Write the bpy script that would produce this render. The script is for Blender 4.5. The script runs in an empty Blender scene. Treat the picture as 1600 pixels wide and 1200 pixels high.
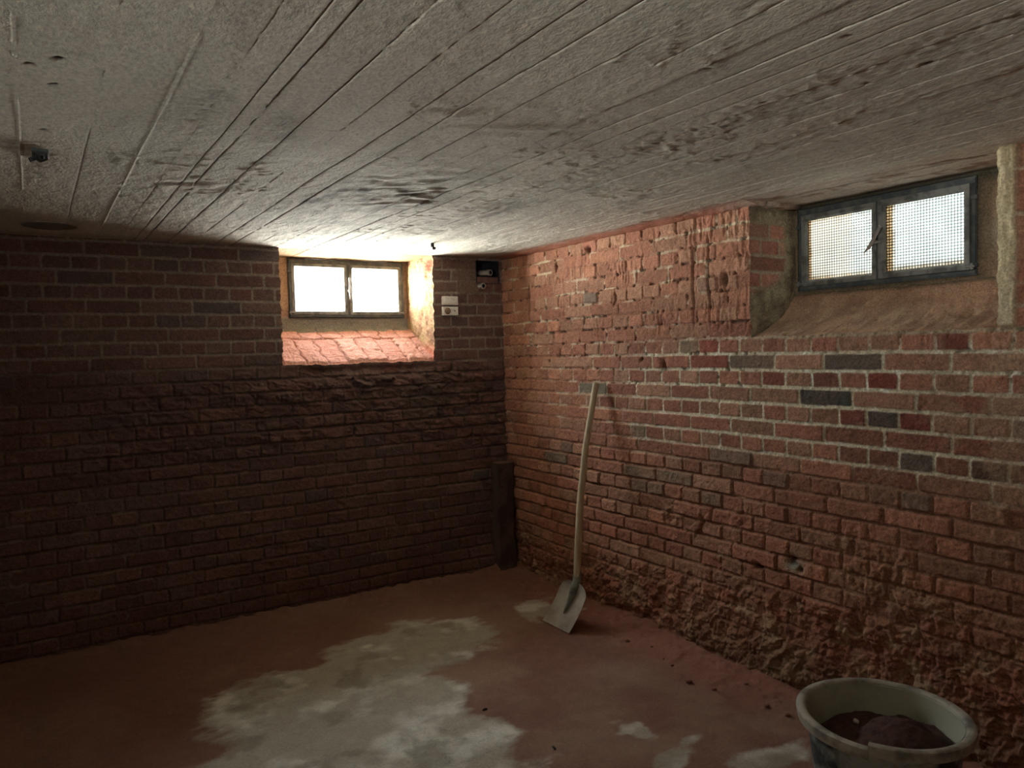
import bpy, bmesh, math, random
import numpy as np
from mathutils import Vector, Matrix

random.seed(7)
SC = bpy.context.scene
COL = SC.collection

# ------------------------------------------------------------------ camera
H, D, W = 2.16, 4.498, 2.782            # room height, back wall y, right wall x
cam_d = bpy.data.cameras.new('camera'); cam = bpy.data.objects.new('camera', cam_d); COL.objects.link(cam)
CF = Vector((0.53385, 0.84445, -0.04374)); CR = Vector((0.84434, -0.53515, -0.02637)); CU = CR.cross(CF)
m = Matrix(((CR.x, CU.x, -CF.x, 0), (CR.y, CU.y, -CF.y, 0), (CR.z, CU.z, -CF.z, 1.5205), (0, 0, 0, 1)))
cam.matrix_world = m
cam_d.sensor_width = 36; cam_d.lens = 1185.02 / 1600 * 36; cam_d.clip_start = 0.02
SC.camera = cam

# ------------------------------------------------------------------ light
SKY = 170.0
world = bpy.data.worlds.new('daylight'); SC.world = world; world.use_nodes = True
wt = world.node_tree; wt.nodes.clear()
bg = wt.nodes.new('ShaderNodeBackground'); wo = wt.nodes.new('ShaderNodeOutputWorld')
bg.inputs[1].default_value = SKY
# hazy bright sky above, sunlit pale ground below the horizon
tc = wt.nodes.new('ShaderNodeTexCoord'); sxyz = wt.nodes.new('ShaderNodeSeparateXYZ'); rmp = wt.nodes.new('ShaderNodeValToRGB')
mrw = wt.nodes.new('ShaderNodeMapRange'); mrw.inputs['From Min'].default_value = -1; mrw.inputs['From Max'].default_value = 1
wt.links.new(tc.outputs['Generated'], sxyz.inputs[0]); wt.links.new(sxyz.outputs['Z'], mrw.inputs['Value']); wt.links.new(mrw.outputs[0], rmp.inputs[0])
E0 = rmp.color_ramp.elements
while len(E0) > 1: E0.remove(E0[-1])
E0[0].position = 0; E0[0].color = (.22, .215, .195, 1)
for ps, cl in ((.28, (.42, .405, .36, 1)), (.43, (1, .97, .88, 1)), (.49, (1, .97, .89, 1)), (.56, (.36, .37, .38, 1)), (1, (.25, .265, .28, 1))):
    e = E0.new(ps); e.color = cl
wt.links.new(rmp.outputs[0], bg.inputs[0])
wt.links.new(bg.outputs[0], wo.inputs[0])

def portal(loc, rot, sx, sy):
    l = bpy.data.lights.new('window_portal', 'AREA'); l.shape = 'RECTANGLE'; l.size = sx; l.size_y = sy
    l.cycles.is_portal = True
    o = bpy.data.objects.new('window_portal', l); o.location = loc; o.rotation_euler = rot; COL.objects.link(o)
PI = math.pi
portal((1.8125, 4.99, 1.962), (-PI/2, 0, 0), .84, .42)          # beyond the back window, shining -y
portal((3.20, 1.92, 1.95), (0, PI/2, 0), .42, .84)              # beyond the right window, shining -x

portal((-1.97, .05, 1.82), (0, -PI/2, 0), .40, .76)             # beyond the added left fill window, shining +x

SC.view_settings.view_transform = 'Standard'; SC.view_settings.look = 'None'
SC.view_settings.gamma = 1.0; SC.view_settings.use_curve_mapping = False
SC.view_settings.exposure = 0.45
SC.cycles.max_bounces = 10; SC.cycles.diffuse_bounces = 7; SC.cycles.transparent_max_bounces = 16
SC.cycles.sample_clamp_indirect = 6.0
SC.cycles.use_denoising = True
try: SC.cycles.denoising_input_passes = 'RGB_ALBEDO_NORMAL'
except Exception: pass

# ------------------------------------------------------------------ numpy noise
def _h(ix, iy, s):
    n = (ix.astype(np.int64) * 374761393 + iy.astype(np.int64) * 668265263 + s * 974711) & 0xffffffff
    n = ((n ^ (n >> 13)) * 1274126177) & 0xffffffff
    n = ((n ^ (n >> 16)) * 2246822519) & 0xffffffff
    return ((n ^ (n >> 15)) & 0xffffff) / float(0xffffff)
def vn(x, y, s=0):
    ix = np.floor(x); iy = np.floor(y); fx = x - ix; fy = y - iy
    fx = fx * fx * fx * (fx * (fx * 6 - 15) + 10); fy = fy * fy * fy * (fy * (fy * 6 - 15) + 10)
    a = _h(ix, iy, s); b = _h(ix + 1, iy, s); c = _h(ix, iy + 1, s); d = _h(ix + 1, iy + 1, s)
    return (a * (1 - fx) + b * fx) * (1 - fy) + (c * (1 - fx) + d * fx) * fy
def fbm(x, y, sc, o=4, s=0, g=.5):                                # -1..1
    r = 0; a = 1; t = 0; ca, sa = math.cos(.6), math.sin(.6)
    x = x / sc; y = y / sc
    for k in range(o):
        r = r + a * (vn(x, y, s + 17 * k) * 2 - 1); t += a; a *= g
        x, y = (x * ca - y * sa) * 2.03 + 3.1, (x * sa + y * ca) * 2.03 - 1.7
    return r / t
def cell(x, y, sc, s=0):                                          # F1, F2-F1, id
    x = x / sc; y = y / sc; ix = np.floor(x); iy = np.floor(y)
    f1 = np.full(x.shape, 9.); f2 = np.full(x.shape, 9.); idv = np.zeros(x.shape)
    for dx in (-1, 0, 1):
        for dy in (-1, 0, 1):
            cx = ix + dx; cy = iy + dy
            px = cx + _h(cx, cy, s); py = cy + _h(cx, cy, s + 5)
            d = np.hypot(px - x, py - y); i = _h(cx, cy, s + 9)
            nf = d < f1
            f2 = np.where(nf, f1, np.minimum(f2, d)); idv = np.where(nf, i, idv); f1 = np.where(nf, d, f1)
    return f1, f2 - f1, idv
def ss(a, b, x):
    t = np.clip((x - a) / (b - a), 0, 1); return t * t * (3 - 2 * t)
def lin(*c):
    c = np.array(c) / 255.; return np.where(c <= .04045, c / 12.92, ((c + .055) / 1.055) ** 2.4)
def mix(a, b, t):
    t = np.asarray(t)[..., None]; return a * (1 - t) + b * t
def desat(c, k): return c * (1 - k) + k * (c @ np.array([.3, .59, .11]))[..., None]
def gauss(u, v, u0, v0, su, sv): return np.exp(-((u - u0) / su) ** 2 - ((v - v0) / sv) ** 2)
def axis(*segs):                                                   # (start, end, step) ... exact ends kept
    out = []
    for a, b, st in segs:
        n = max(1, int(round((b - a) / st))); out += list(a + (b - a) * np.arange(n) / n)
    out.append(segs[-1][1]); return np.array(out)

# ------------------------------------------------------------------ meshes from patches
class Patches:
    def __init__(s): s.P = []; s.C = []; s.F = []; s.n = 0
    def add(s, P, C, keep=None, flip=False):                       # P: (nu, nv, 3)
        nu, nv = P.shape[:2]
        idx = np.arange(nu * nv).reshape(nu, nv) + s.n
        q = np.stack([idx[:-1, :-1], idx[1:, :-1], idx[1:, 1:], idx[:-1, 1:]], -1)
        if flip: q = q[..., ::-1]
        q = q[keep] if keep is not None else q.reshape(-1, 4)
        s.P.append(P.reshape(-1, 3)); s.C.append(np.broadcast_to(C, P.shape).reshape(-1, 3)); s.F.append(q.reshape(-1, 4)); s.n += nu * nv
    def build(s, name, mat, parent=None):
        P = np.concatenate(s.P).astype(np.float32); C = np.concatenate(s.C); F = np.concatenate(s.F).astype(np.int32)
        used = np.zeros(len(P), bool); used[F.ravel()] = True
        rm = np.cumsum(used) - 1; P = P[used]; C = C[used]; F = rm[F].astype(np.int32)
        me = bpy.data.meshes.new(name)
        me.vertices.add(len(P)); me.vertices.foreach_set('co', P.ravel())
        me.loops.add(F.size); me.loops.foreach_set('vertex_index', F.ravel())
        me.polygons.add(len(F)); me.polygons.foreach_set('loop_start', np.arange(0, F.size, 4, dtype=np.int32))
        me.update(calc_edges=True)
        me.polygons.foreach_set('use_smooth', np.ones(len(F), bool))
        at = me.color_attributes.new('Col', 'FLOAT_COLOR', 'POINT')
        at.data.foreach_set('color', np.concatenate([np.clip(C, 0, 1), np.ones((len(C), 1))], 1).astype(np.float32).ravel())
        me.materials.append(mat)
        o = bpy.data.objects.new(name, me); COL.objects.link(o)
        if parent: o.parent = parent
        return o

def struct(o): o['kind'] = 'structure'; return o

# ------------------------------------------------------------------ materials
def new_mat(name):
    m = bpy.data.materials.new(name); m.use_nodes = True; t = m.node_tree
    return m, t, t.nodes['Principled BSDF']
def noise_node(t, co, scale, detail=4, rough=.55, vec=(1, 1, 1)):
    n = t.nodes.new('ShaderNodeTexNoise'); n.inputs['Scale'].default_value = scale
    n.inputs['Detail'].default_value = detail; n.inputs['Roughness'].default_value = rough
    mp = t.nodes.new('ShaderNodeMapping'); mp.inputs['Scale'].default_value = vec
    t.links.new(co, mp.inputs[0]); t.links.new(mp.outputs[0], n.inputs['Vector']); return n
def masonry(name, grain=140, grit=.5, vec=(1, 1, 1), bump=.35, dist=.003, rough=.95, vary=.35):
    m, t, b = new_mat(name); L = t.links.new
    co = t.nodes.new('ShaderNodeTexCoord').outputs['Object']
    a = t.nodes.new('ShaderNodeAttribute'); a.attribute_name = 'Col'
    n1 = noise_node(t, co, grain, 5, .65, vec); n2 = noise_node(t, co, grain * .22, 4, .6, vec)
    mr = t.nodes.new('ShaderNodeMapRange'); mr.inputs['From Min'].default_value = .3; mr.inputs['From Max'].default_value = .7
    mr.inputs['To Min'].default_value = 1 - vary; mr.inputs['To Max'].default_value = 1 + vary; mr.clamp = False
    L(n1.outputs['Fac'], mr.inputs['Value'])
    mu = t.nodes.new('ShaderNodeVectorMath'); mu.operation = 'SCALE'
    L(a.outputs['Color'], mu.inputs[0]); L(mr.outputs[0], mu.inputs['Scale'])
    L(mu.outputs[0], b.inputs['Base Color'])
    ad = t.nodes.new('ShaderNodeMath'); ad.operation = 'MULTIPLY_ADD'; ad.inputs[1].default_value = grit
    L(n1.outputs['Fac'], ad.inputs[0]); L(n2.outputs['Fac'], ad.inputs[2])
    bp = t.nodes.new('ShaderNodeBump'); bp.inputs['Strength'].default_value = bump; bp.inputs['Distance'].default_value = dist
    L(ad.outputs[0], bp.inputs['Height']); L(bp.outputs[0], b.inputs['Normal'])
    b.inputs['Roughness'].default_value = rough; b.inputs['Specular IOR Level'].default_value = .2
    return m
def simple(name, c, rough=.6, metal=0., spot=None, nscale=30, bump=.2, dist=.001, thr=(.45, .6), vec=(1, 1, 1)):
    m, t, b = new_mat(name); L = t.links.new
    co = t.nodes.new('ShaderNodeTexCoord').outputs['Object']
    n = noise_node(t, co, nscale, 6, .6, vec)
    r = t.nodes.new('ShaderNodeValToRGB'); r.color_ramp.elements[0].position = thr[0]; r.color_ramp.elements[1].position = thr[1]
    c = lin(*c); s = lin(*spot) if spot else c * .75
    r.color_ramp.elements[0].color = (*c, 1); r.color_ramp.elements[1].color = (*s, 1)
    L(n.outputs['Fac'], r.inputs[0]); L(r.outputs[0], b.inputs['Base Color'])
    bp = t.nodes.new('ShaderNodeBump'); bp.inputs['Strength'].default_value = bump; bp.inputs['Distance'].default_value = dist
    n2 = noise_node(t, co, nscale * 5, 4, .6, vec); L(n2.outputs['Fac'], bp.inputs['Height']); L(bp.outputs[0], b.inputs['Normal'])
    b.inputs['Roughness'].default_value = rough; b.inputs['Metallic'].default_value = metal
    b.inputs['Specular IOR Level'].default_value = .35
    return m
M_brick = masonry('brick_masonry', grain=130, bump=.8, dist=.005, vary=.42)
M_ceil = masonry('board_marked_concrete', grain=110, vec=(1, .6, 1), bump=1.0, dist=.0065, vary=.26)
M_floor = masonry('dusty_screed', grain=90, bump=.35, dist=.003, vary=.16, rough=.9)
M_well = masonry('well_render', grain=60, bump=.3, vary=.15)
M_steel = simple('grey_painted_steel', (70, 76, 78), .55, .0, spot=(96, 96, 90), nscale=22)
M_sash = simple('worn_sash_steel', (124, 124, 118), .5, .0, spot=(84, 84, 80), nscale=18)
M_dark = simple('dark_iron', (44, 42, 40), .6, .3)
M_white = simple('white_porcelain', (225, 220, 210), .4, 0, spot=(170, 160, 145), nscale=60, thr=(.5, .75))
M_hole = simple('dark_cavity', (26, 26, 30), .95, 0)
M_pipe = simple('grey_conduit', (150, 142, 134), .6, 0)

def glass(name, textured):
    m, t, b = new_mat(name); L = t.links.new; t.nodes.remove(b)
    out = [n for n in t.nodes if n.type == 'OUTPUT_MATERIAL'][0]
    tr = t.nodes.new('ShaderNodeBsdfTransparent'); gl = t.nodes.new('ShaderNodeBsdfGlossy'); mx = t.nodes.new('ShaderNodeMixShader')
    gl.inputs['Roughness'].default_value = .15; mx.inputs[0].default_value = .05
    co = t.nodes.new('ShaderNodeTexCoord').outputs['Object']
    if textured:
        sp = t.nodes.new('ShaderNodeSeparateXYZ'); L(co, sp.inputs[0])
        def mth(op, a, bb=None):
            n = t.nodes.new('ShaderNodeMath'); n.operation = op
            for i, v in enumerate((a, bb)):
                if v is None: continue
                if isinstance(v, (int, float)): n.inputs[i].default_value = v
                else: L(v, n.inputs[i])
            return n.outputs[0]
        sx = mth('ABSOLUTE', mth('SINE', mth('MULTIPLY', sp.outputs['X'], PI / .0122)))
        sz = mth('ABSOLUTE', mth('SINE', mth('MULTIPLY', sp.outputs['Z'], PI / .0122)))
        d = mth('POWER', mth('MULTIPLY', sx, sz), 1.1)
        n = noise_node(t, co, 9, 3, .5)
        dd = mth('MULTIPLY', mth('ADD', mth('MULTIPLY', d, 1.0), .13), mth('ADD', mth('MULTIPLY', n.outputs['Fac'], .5), .7))
        r = t.nodes.new('ShaderNodeMixRGB'); r.blend_type = 'MULTIPLY'; r.inputs[0].default_value = 1
        r.inputs[1].default_value = (.92, 1.0, .98, 1)
        # left-edge strips: brown on right pane, painted reflection on left pane; dirt along foot
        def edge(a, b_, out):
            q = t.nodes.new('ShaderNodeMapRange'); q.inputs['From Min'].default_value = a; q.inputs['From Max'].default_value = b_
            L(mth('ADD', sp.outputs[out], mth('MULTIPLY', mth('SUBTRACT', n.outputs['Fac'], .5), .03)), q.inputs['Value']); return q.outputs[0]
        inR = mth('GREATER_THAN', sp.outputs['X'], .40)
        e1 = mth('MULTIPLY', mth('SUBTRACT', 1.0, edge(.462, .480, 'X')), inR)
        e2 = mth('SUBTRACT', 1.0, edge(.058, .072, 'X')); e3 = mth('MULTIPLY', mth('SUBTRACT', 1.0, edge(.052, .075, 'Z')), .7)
        dirt_reflect_tint = mth('MAXIMUM', mth('MAXIMUM', e1, e2), e3)
        gm = t.nodes.new('ShaderNodeMixRGB'); gm.inputs[1].default_value = (.92, 1.0, .98, 1); gm.inputs[2].default_value = (.46, .38, .27, 1); L(dirt_reflect_tint, gm.inputs[0]); L(gm.outputs[0], r.inputs[1])
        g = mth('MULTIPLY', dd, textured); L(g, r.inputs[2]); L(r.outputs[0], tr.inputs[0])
        tl = t.nodes.new('ShaderNodeBsdfTranslucent'); L(r.outputs[0], tl.inputs[0]); m2 = t.nodes.new('ShaderNodeMixShader'); m2.inputs[0].default_value = .4
        L(tr.outputs[0], m2.inputs[1]); L(tl.outputs[0], m2.inputs[2])
        bp = t.nodes.new('ShaderNodeBump'); bp.inputs['Strength'].default_value = .5; bp.inputs['Distance'].default_value = .002
        L(d, bp.inputs['Height']); L(bp.outputs[0], gl.inputs['Normal'])
    else:
        n = noise_node(t, co, 5, 3, .5)
        r = t.nodes.new('ShaderNodeValToRGB'); r.color_ramp.elements[0].color = (.8, .82, .84, 1); r.color_ramp.elements[1].color = (.93, .95, .95, 1)
        L(n.outputs['Fac'], r.inputs[0]); L(r.outputs[0], tr.inputs[0])
    L((m2 if textured else tr).outputs[0], mx.inputs[1]); L(gl.outputs[0], mx.inputs[2]); L(mx.outputs[0], out.inputs[0])
    return m
M_clear = glass('clear_pane', None)
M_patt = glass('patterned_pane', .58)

# ------------------------------------------------------------------ brick pattern
CH = .0753
def bricks(u, v, z0, stretch_odd, p0, seed, warp=1.):
    uu = u + warp * (.0035 * fbm(u, v, .05, 3, seed) + .0015 * fbm(u, v, .012, 2, seed + 3))
    vv = v + warp * (.0030 * fbm(u, v, .06, 3, seed + 1) + .0015 * fbm(u, v, .012, 2, seed + 4)) + .004 * fbm(u, v, .6, 2, seed + 2)
    k = np.floor((vv - z0) / CH); lv = vv - z0 - k * CH
    odd = (k.astype(np.int64) % 2) == 1
    st = odd if stretch_odd else ~odd
    # now and then a stretcher is cut in two
    pitch = np.where(st, .2585, .12925)
    half = (np.floor(k / 2).astype(np.int64) % 2)
    ph = np.where(st, p0 + half * .12925, p0 + .0646)
    def J(n): return ph + n * pitch + (_h(n, k, seed + 11) - .5) * .012
    n = np.floor((uu - ph) / pitch)
    n = np.where(uu < J(n), n - 1, n); n = np.where(uu > J(n + 1), n + 1, n)
    a, b = J(n), J(n + 1)
    jt = .0055
    dh = np.minimum(uu - a, b - uu) - jt * .8; dv = np.minimum(lv, CH - lv) - jt - .0015 * _h(n, k, seed + 21)
    d = np.minimum(dh, dv)
    rr = .008; qx = np.maximum(rr - dh, 0); qy = np.maximum(rr - dv, 0)
    d = np.where((dh < rr) & (dv < rr), rr - np.hypot(qx, qy), d)
    return d, [_h(n, k, seed + 31 + i) for i in range(5)], (uu - (a + b) / 2), lv - CH / 2, st, k

PAL = [lin(166, 114, 94), lin(154, 102, 86), lin(144, 98, 82), lin(160, 120, 100), lin(152, 112, 94)]
def brick_color(ids, u, v, seed, grey=.05):
    r = ids[0][..., None] * 4.999; i = np.floor(r[..., 0]).astype(int)
    P = np.array(PAL); c = P[np.clip(i, 0, 4)]
    c = c * (.82 + .36 * ids[1][..., None])
    c = mix(c, lin(112, 104, 96), ((ids[2] < grey) * (.45 + .5 * ids[3])))
    # burnt grey end on some bricks
    c = c * (1 + .22 * fbm(u, v, .03, 4, seed + 50)[..., None])
    return c

# ================================================================== RIGHT WALL
EP = 1e-9
def near(us, val): return int(np.argmin(abs(us - val)))
h2 = dict(a=1.290, b=2.352, c=1.555, dep=.32)
ys = axis((-1.62, 0.3, .06), (0.3, 1.0, .012), (1.0, h2['a'], .0042), (h2['a'], h2['b'], .0045), (h2['b'], 3.4, .0042), (3.4, 4.56, .0052))
zs = axis((-.06, 0, .02), (0, h2['c'], .0040), (h2['c'], 2.20, .0042))
U_, V_ = np.meshgrid(ys, zs, indexing='ij')

PAINT = [  # (y, z, colour, strength) bricks of their own colour
    (1.96, 1.44, (92, 90, 84), .9), (2.09, 1.285, (74, 76, 74), 1.0), (2.41, 1.44, (98, 96, 88), .75), (1.66, 1.213, (84, 80, 76), .9),
    (1.417, 1.515, (104, 58, 52), .8), (3.835, .904, (88, 92, 88), .9), (3.09, .828, (122, 112, 98), .8), (2.824, .834, (118, 112, 98), .7),
    (3.066, .768, (124, 110, 96), .8), (2.95, .768, (126, 112, 98), .6), (2.65, .777, (120, 112, 98), .7), (1.317, 1.054, (92, 74, 68), .9), (3.644, 1.291, (112, 108, 96), .85),
    (2.786, 1.51, (122, 112, 96), .8), (2.66, 1.51, (150, 70, 60), .6), (3.161, 1.056, (118, 104, 90), .8), (2.024, 1.361, (132, 66, 56), .9),
    (1.76, 1.361, (130, 66, 58), .9), (2.28, 1.361, (128, 66, 58), .7), (1.9, 1.361, (120, 84, 74), .7), (1.80, 1.213, (120, 62, 56), .8), (1.53, 1.213, (124, 62, 56), .8),
    (2.49, 1.44, (136, 72, 62), .8), (4.02, .83, (110, 104, 94), .7), (2.5, 1.85, (130, 112, 96), .5)]
def wall_right_fields(u, v):
    d, ids, bu, bv, st, k = bricks(u, v, 1.4775, True, 2.354 - .0, 3)
    bm = ss(-.0015, .0035, d)
    # how decayed the wall is
    foot = ss(.54, .12, v + .16 * fbm(u, v, .5, 3, 91) + .09 * ss(2.4, 3.6, u) - .12 * ss(2.2, 1.6, u))
    er = np.clip(foot + .55 * ss(.15, .6, fbm(u, v, .35, 3, 77)) * ss(1.0, .6, v), 0, 1)
    smear = ss(1.50, 1.75, v + .1 * fbm(u, v, .4, 2, 12)) * (.5 + .4 * fbm(u, v, .3, 3, 13))
    smear = np.clip(smear + .4 * ss(.1, .6, fbm(u, v, .25, 3, 14)), 0, 1)
    clean = ss(.93, 1.08, v) * ss(1.58, 1.45, v) * ss(3.6, 2.6, u)
    rake = ss(1.05, .85, v + .08 * fbm(u, v, .4, 2, 15)) * (1 - .6 * er)
    mort_d = .0035 + .0085 * rake * (.4 + .9 * ss(-.4, .3, fbm(u, v, .07, 3, 17))) + .002 * (1 - clean) * _h(np.floor(u / .07), np.floor(v / .04), 5)
    prot = (ids[1] - .5) * .006 + (ids[2] < .07) * .007 * (1 - clean)
    tilt = (ids[3] - .5) * .05 * bu + (ids[4] - .5) * .08 * bv
    hh = bm * (prot + tilt + .0034 * fbm(u, v, .022, 4, 6, .6) * (1 - .4 * clean)) - (1 - bm) * mort_d * (1 - .55 * smear)
    hh += (1 - bm) * .0025 * fbm(u, v, .011, 3, 8)
    # vertical tool marks high on the wall
    tm = ss(1.40, 1.62, v) * ss(.45, .75, vn(u / .011, v / .09, 40)) * ss(-.1, .4, fbm(u, v, .15, 3, 41))
    hh -= .0045 * tm
    hh += .0014 * fbm(u, v, .009, 3, 44)
    # decayed, crumbling brick near the foot
    f1, f21, cid = cell(u + .03 * fbm(u, v, .06, 2, 61), v + .02 * fbm(u, v, .05, 2, 62), .055, 63)
    crumb = .030 * (cid - .45) * ss(0, .25, f21) + .022 * fbm(u, v, .07, 5, 64, .6) + .006 * fbm(u, v, .012, 3, 65)
    hh = hh * (1 - .6 * er) + er * crumb
    # earth and concrete swelling out along the floor
    sw = ss(.30, .02, v + .05 * fbm(u, v, .22, 3, 66)) * ss(3.1, 2.5, u)
    hh += sw * (.055 + .035 * fbm(u, v, .16, 4, 67) + .008 * fbm(u, v, .03, 3, 68))
    hh += .012 * fbm(u, v, .9, 2, 70) * ss(1.9, 1.5, v)
    hh += -.03 * ss(3.9, 4.4, u) * ss(.6, .1, v)
    # upright crack beside the right window and one near the corner
    cr = np.exp(-((u - (2.705 + .008 * fbm(u * 0, v, .09, 3, 81))) / .006) ** 2) * ss(1.62, 1.70, v) * ss(2.04, 1.98, v)
    cr += .8 * np.exp(-((u - (2.60 + .008 * fbm(u * 0, v, .09, 3, 82))) / .006) ** 2) * ss(1.60, 1.66, v) * ss(2.08, 2.0, v)
    cr += .7 * np.exp(-((u - 4.165) / .006) ** 2) * ss(1.66, 1.70, v) * ss(1.96, 1.93, v)
    # knocked-out holes
    for (hu, hv, su, sv) in ((2.925, 1.425, .018, .030), (3.53, 2.10, .022, .022), (3.30, 1.80, .008, .03), (2.14, .565, .025, .018), (2.10, .535, .012, .012), (3.09, 1.455, .01, .01), (3.95, 1.45, .008, .008), (2.5, 1.83, .014, .03), (3.86, 2.03, .008, .03), (2.33, .50, .02, .015)):
        cr += gauss(u + .01 * fbm(u, v, .03, 2, 83), v, hu, hv, su, sv) * 1.6
    hh -= .018 * np.clip(cr, 0, 2)
    # plaster edging beside the window niche
    pe = ss(1.232, 1.242, u + .005 * fbm(u, v, .05, 3, 84)) * ss(1.30, 1.29, u) * ss(1.54, 1.57, v) * ss(2.17, 2.15, v)
    hh += pe * (.024 + .006 * fbm(u, v, .06, 3, 85) + .010 * ss(1.95, 2.12, v))
    pit = (1 - bm) * ss(.30, .42, fbm(u, v, .028, 2, 51)) * ss(1.2, 1.5, v + .3 * fbm(u, v, .5, 2, 52)) * (1 - pe)
    hh -= .009 * pit
    # ---- colour
    c = brick_color(ids, u, v, 3, .018)
    for (py, pz, pc, ps) in PAINT:
        a = bricks(np.array([py]), np.array([pz]), 1.4775, True, 2.354, 3)
        same = (abs(ids[0] - a[1][0][0]) < 1e-6) & (abs(ids[1] - a[1][1][0]) < 1e-6)
        c = mix(c, lin(*pc), same * ps)
    dust = lin(160, 100, 82)
    c = mix(c, lin(164, 112, 92), np.clip(.38 * ss(-.2, .5, fbm(u, v, .18, 4, 21)) + .35 * smear, 0, .8) * (1 - .6 * clean))
    mc = mix(lin(150, 104, 86), lin(214, 203, 182), np.clip(clean * .9 + .45 * ss(.1, .5, fbm(u, v, .12, 3, 22)) * (v > .9), 0, 1))
    mc = mix(mc, lin(146, 108, 90), rake * .8)
    pale = ss(.25, .45, fbm(u * .3, v * 1.5, .05, 3, 23)) * ss(1.3, 1.5, v)
    mc = mix(mc, lin(205, 190, 168), pale * .6)
    eff = ss(.22, .4, fbm(u, v, .05, 3, 33)) * clean; mc = mix(mc, lin(236, 232, 222), eff * .8)
    c = mix(mc, c, bm)
    c = mix(c, lin(178, 146, 124), clean * ss(.0, .35, fbm(u, v, .14, 4, 34)) * ss(2.0, 1.6, u + .3 * (v > 1.2)) * .55)
    c = c * (1 + .18 * fbm(u, v, .015, 3, 24)[..., None])
    ec = mix(mix(lin(134, 84, 68), lin(148, 118, 94), ss(-.1, .4, fbm(u, v, .14, 4, 25))), lin(92, 60, 50), ss(.1, .6, fbm(u, v, .05, 4, 26)))
    ec = mix(ec, lin(170, 150, 124), ss(.35, .6, fbm(u, v, .07, 3, 27)) * .7)
    c = mix(c, ec, er * .75)
    c = mix(c, mix(lin(124, 98, 78), lin(104, 74, 60), ss(-.2, .4, fbm(u, v, .06, 4, 28))), sw * .85)
    c = mix(c, lin(140, 150, 140), gauss(u, v, 2.13, .545, .05, .035) * .8 * (bm > .3))
    c = c * (1 - .55 * np.clip(cr, 0, 1) )[..., None]
    c = c * (1 - .6 * pit)[..., None] * np.array([1.0, 1.0, .86])
    c = desat(c, .06) * (1 + .12 * ss(1.1, .6, v))[..., None]
    c = mix(c, lin(196, 184, 150), pe * (.85 + .1 * fbm(u, v, .04, 3, 29)))
    c = mix(c, lin(172, 156, 128) , ss(1.60, 1.56, v) * ss(1.535, 1.55, v) * ss(1.25, 1.29, u) * ss(2.34, 2.3, u) * .7)
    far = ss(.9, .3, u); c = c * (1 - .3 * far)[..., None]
    return hh, c
hh, cc = wall_right_fields(U_, V_)
def inwarp(u, v, A, B, C_, amp, seed):
    """ragged arrises: push vertices near the niche edge about within the wall plane"""
    du = amp * fbm(u * 0 + v, v, .04, 3, seed) * (np.exp(-abs(u - A) / .03) + np.exp(-abs(u - B) / .03)) * (v > C_ - .03)
    dv = amp * fbm(u, u * 0 + v * .2, .05, 3, seed + 1) * np.exp(-abs(v - C_) / .03) * ss(A - .03, A + .0, u) * ss(B + .03, B, u)
    return du, dv
du, dv = inwarp(U_, V_, h2['a'], h2['b'], h2['c'], .007, 200)
Pr = np.stack([W - hh, U_ + du, V_ + dv], -1)
iu = (ys[:-1] >= h2['a'] - EP) & (ys[1:] <= h2['b'] + EP); iv = zs[:-1] >= h2['c'] - 1e-6
keep = ~(iu[:, None] & iv[None, :])
wr = Patches(); wr.add(Pr, cc, keep, flip=True)
ia, ib, ic = near(ys, h2['a']), near(ys, h2['b']), near(zs, h2['c'])
def loft(front, back, n, disp, col, nrm):
    """front, back: (m,3) edge lines -> (m, n+1, 3) surface, moved along nrm by disp(s, t, P)"""
    m_ = len(front); s = np.linspace(0, 1, n + 1)[None, :, None]
    P = front[:, None, :] * (1 - s) + back[:, None, :] * s
    T = np.repeat(np.linspace(0, 1, m_)[:, None], n + 1, 1); S = np.repeat(s[..., 0], m_, 0)
    dd = disp(S, T, P) * ss(0, .06, S)
    return P + dd[..., None] * np.array(nrm), col(S, T, P)
XB2 = W + h2['dep']; SB2 = 1.745
# far reveal (faces the camera), ragged brick giving way to plaster
fr = Pr[ib, ic - 14:]; nb = len(fr)
bk = np.stack([np.full(nb, XB2 + .01), np.full(nb, h2['b'] - .005), np.linspace(SB2 - .08, 2.2, nb)], -1)
def rev2_d(S, T, P):
    x, z = P[..., 0], P[..., 2]
    d, ids, *_ = bricks(x, z, 1.4775, True, 2.79, 303)
    pl_ = rev2_m(x, z); bm = ss(-.002, .004, d)
    return -(bm * .004 * (ids[1] + .4) * (1 - pl_) + pl_ * (.006 + .004 * fbm(x, z, .05, 4, 304)) + .002 * fbm(x, z, .012, 3, 305))
def rev2_m(x, z): return np.clip(ss(3.0, 3.035, x + .02 * fbm(x, z, .05, 3, 306)) + ss(2.06, 2.09, z + .01 * fbm(x, z, .06, 3, 307)) + ss(1.78, 1.72, z - (x - W) * .35 + .02 * fbm(x, z, .06, 3, 310)), 0, 1)
def rev2_c(S, T, P):
    x, z = P[..., 0], P[..., 2]
    d, ids, *_ = bricks(x, z, 1.4775, True, 2.79, 303); bm = ss(-.002, .004, d)
    c = mix(lin(150, 134, 112), brick_color(ids, x, z, 303, .0) * .9, bm)
    return mix(c, mix(lin(118, 104, 84), lin(150, 136, 110), ss(-.3, .4, fbm(x, z, .05, 4, 308))), rev2_m(x, z))
P, C_ = loft(fr, bk, 70, rev2_d, rev2_c, (0, 1, 0)); wr.add(P, C_)
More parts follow.
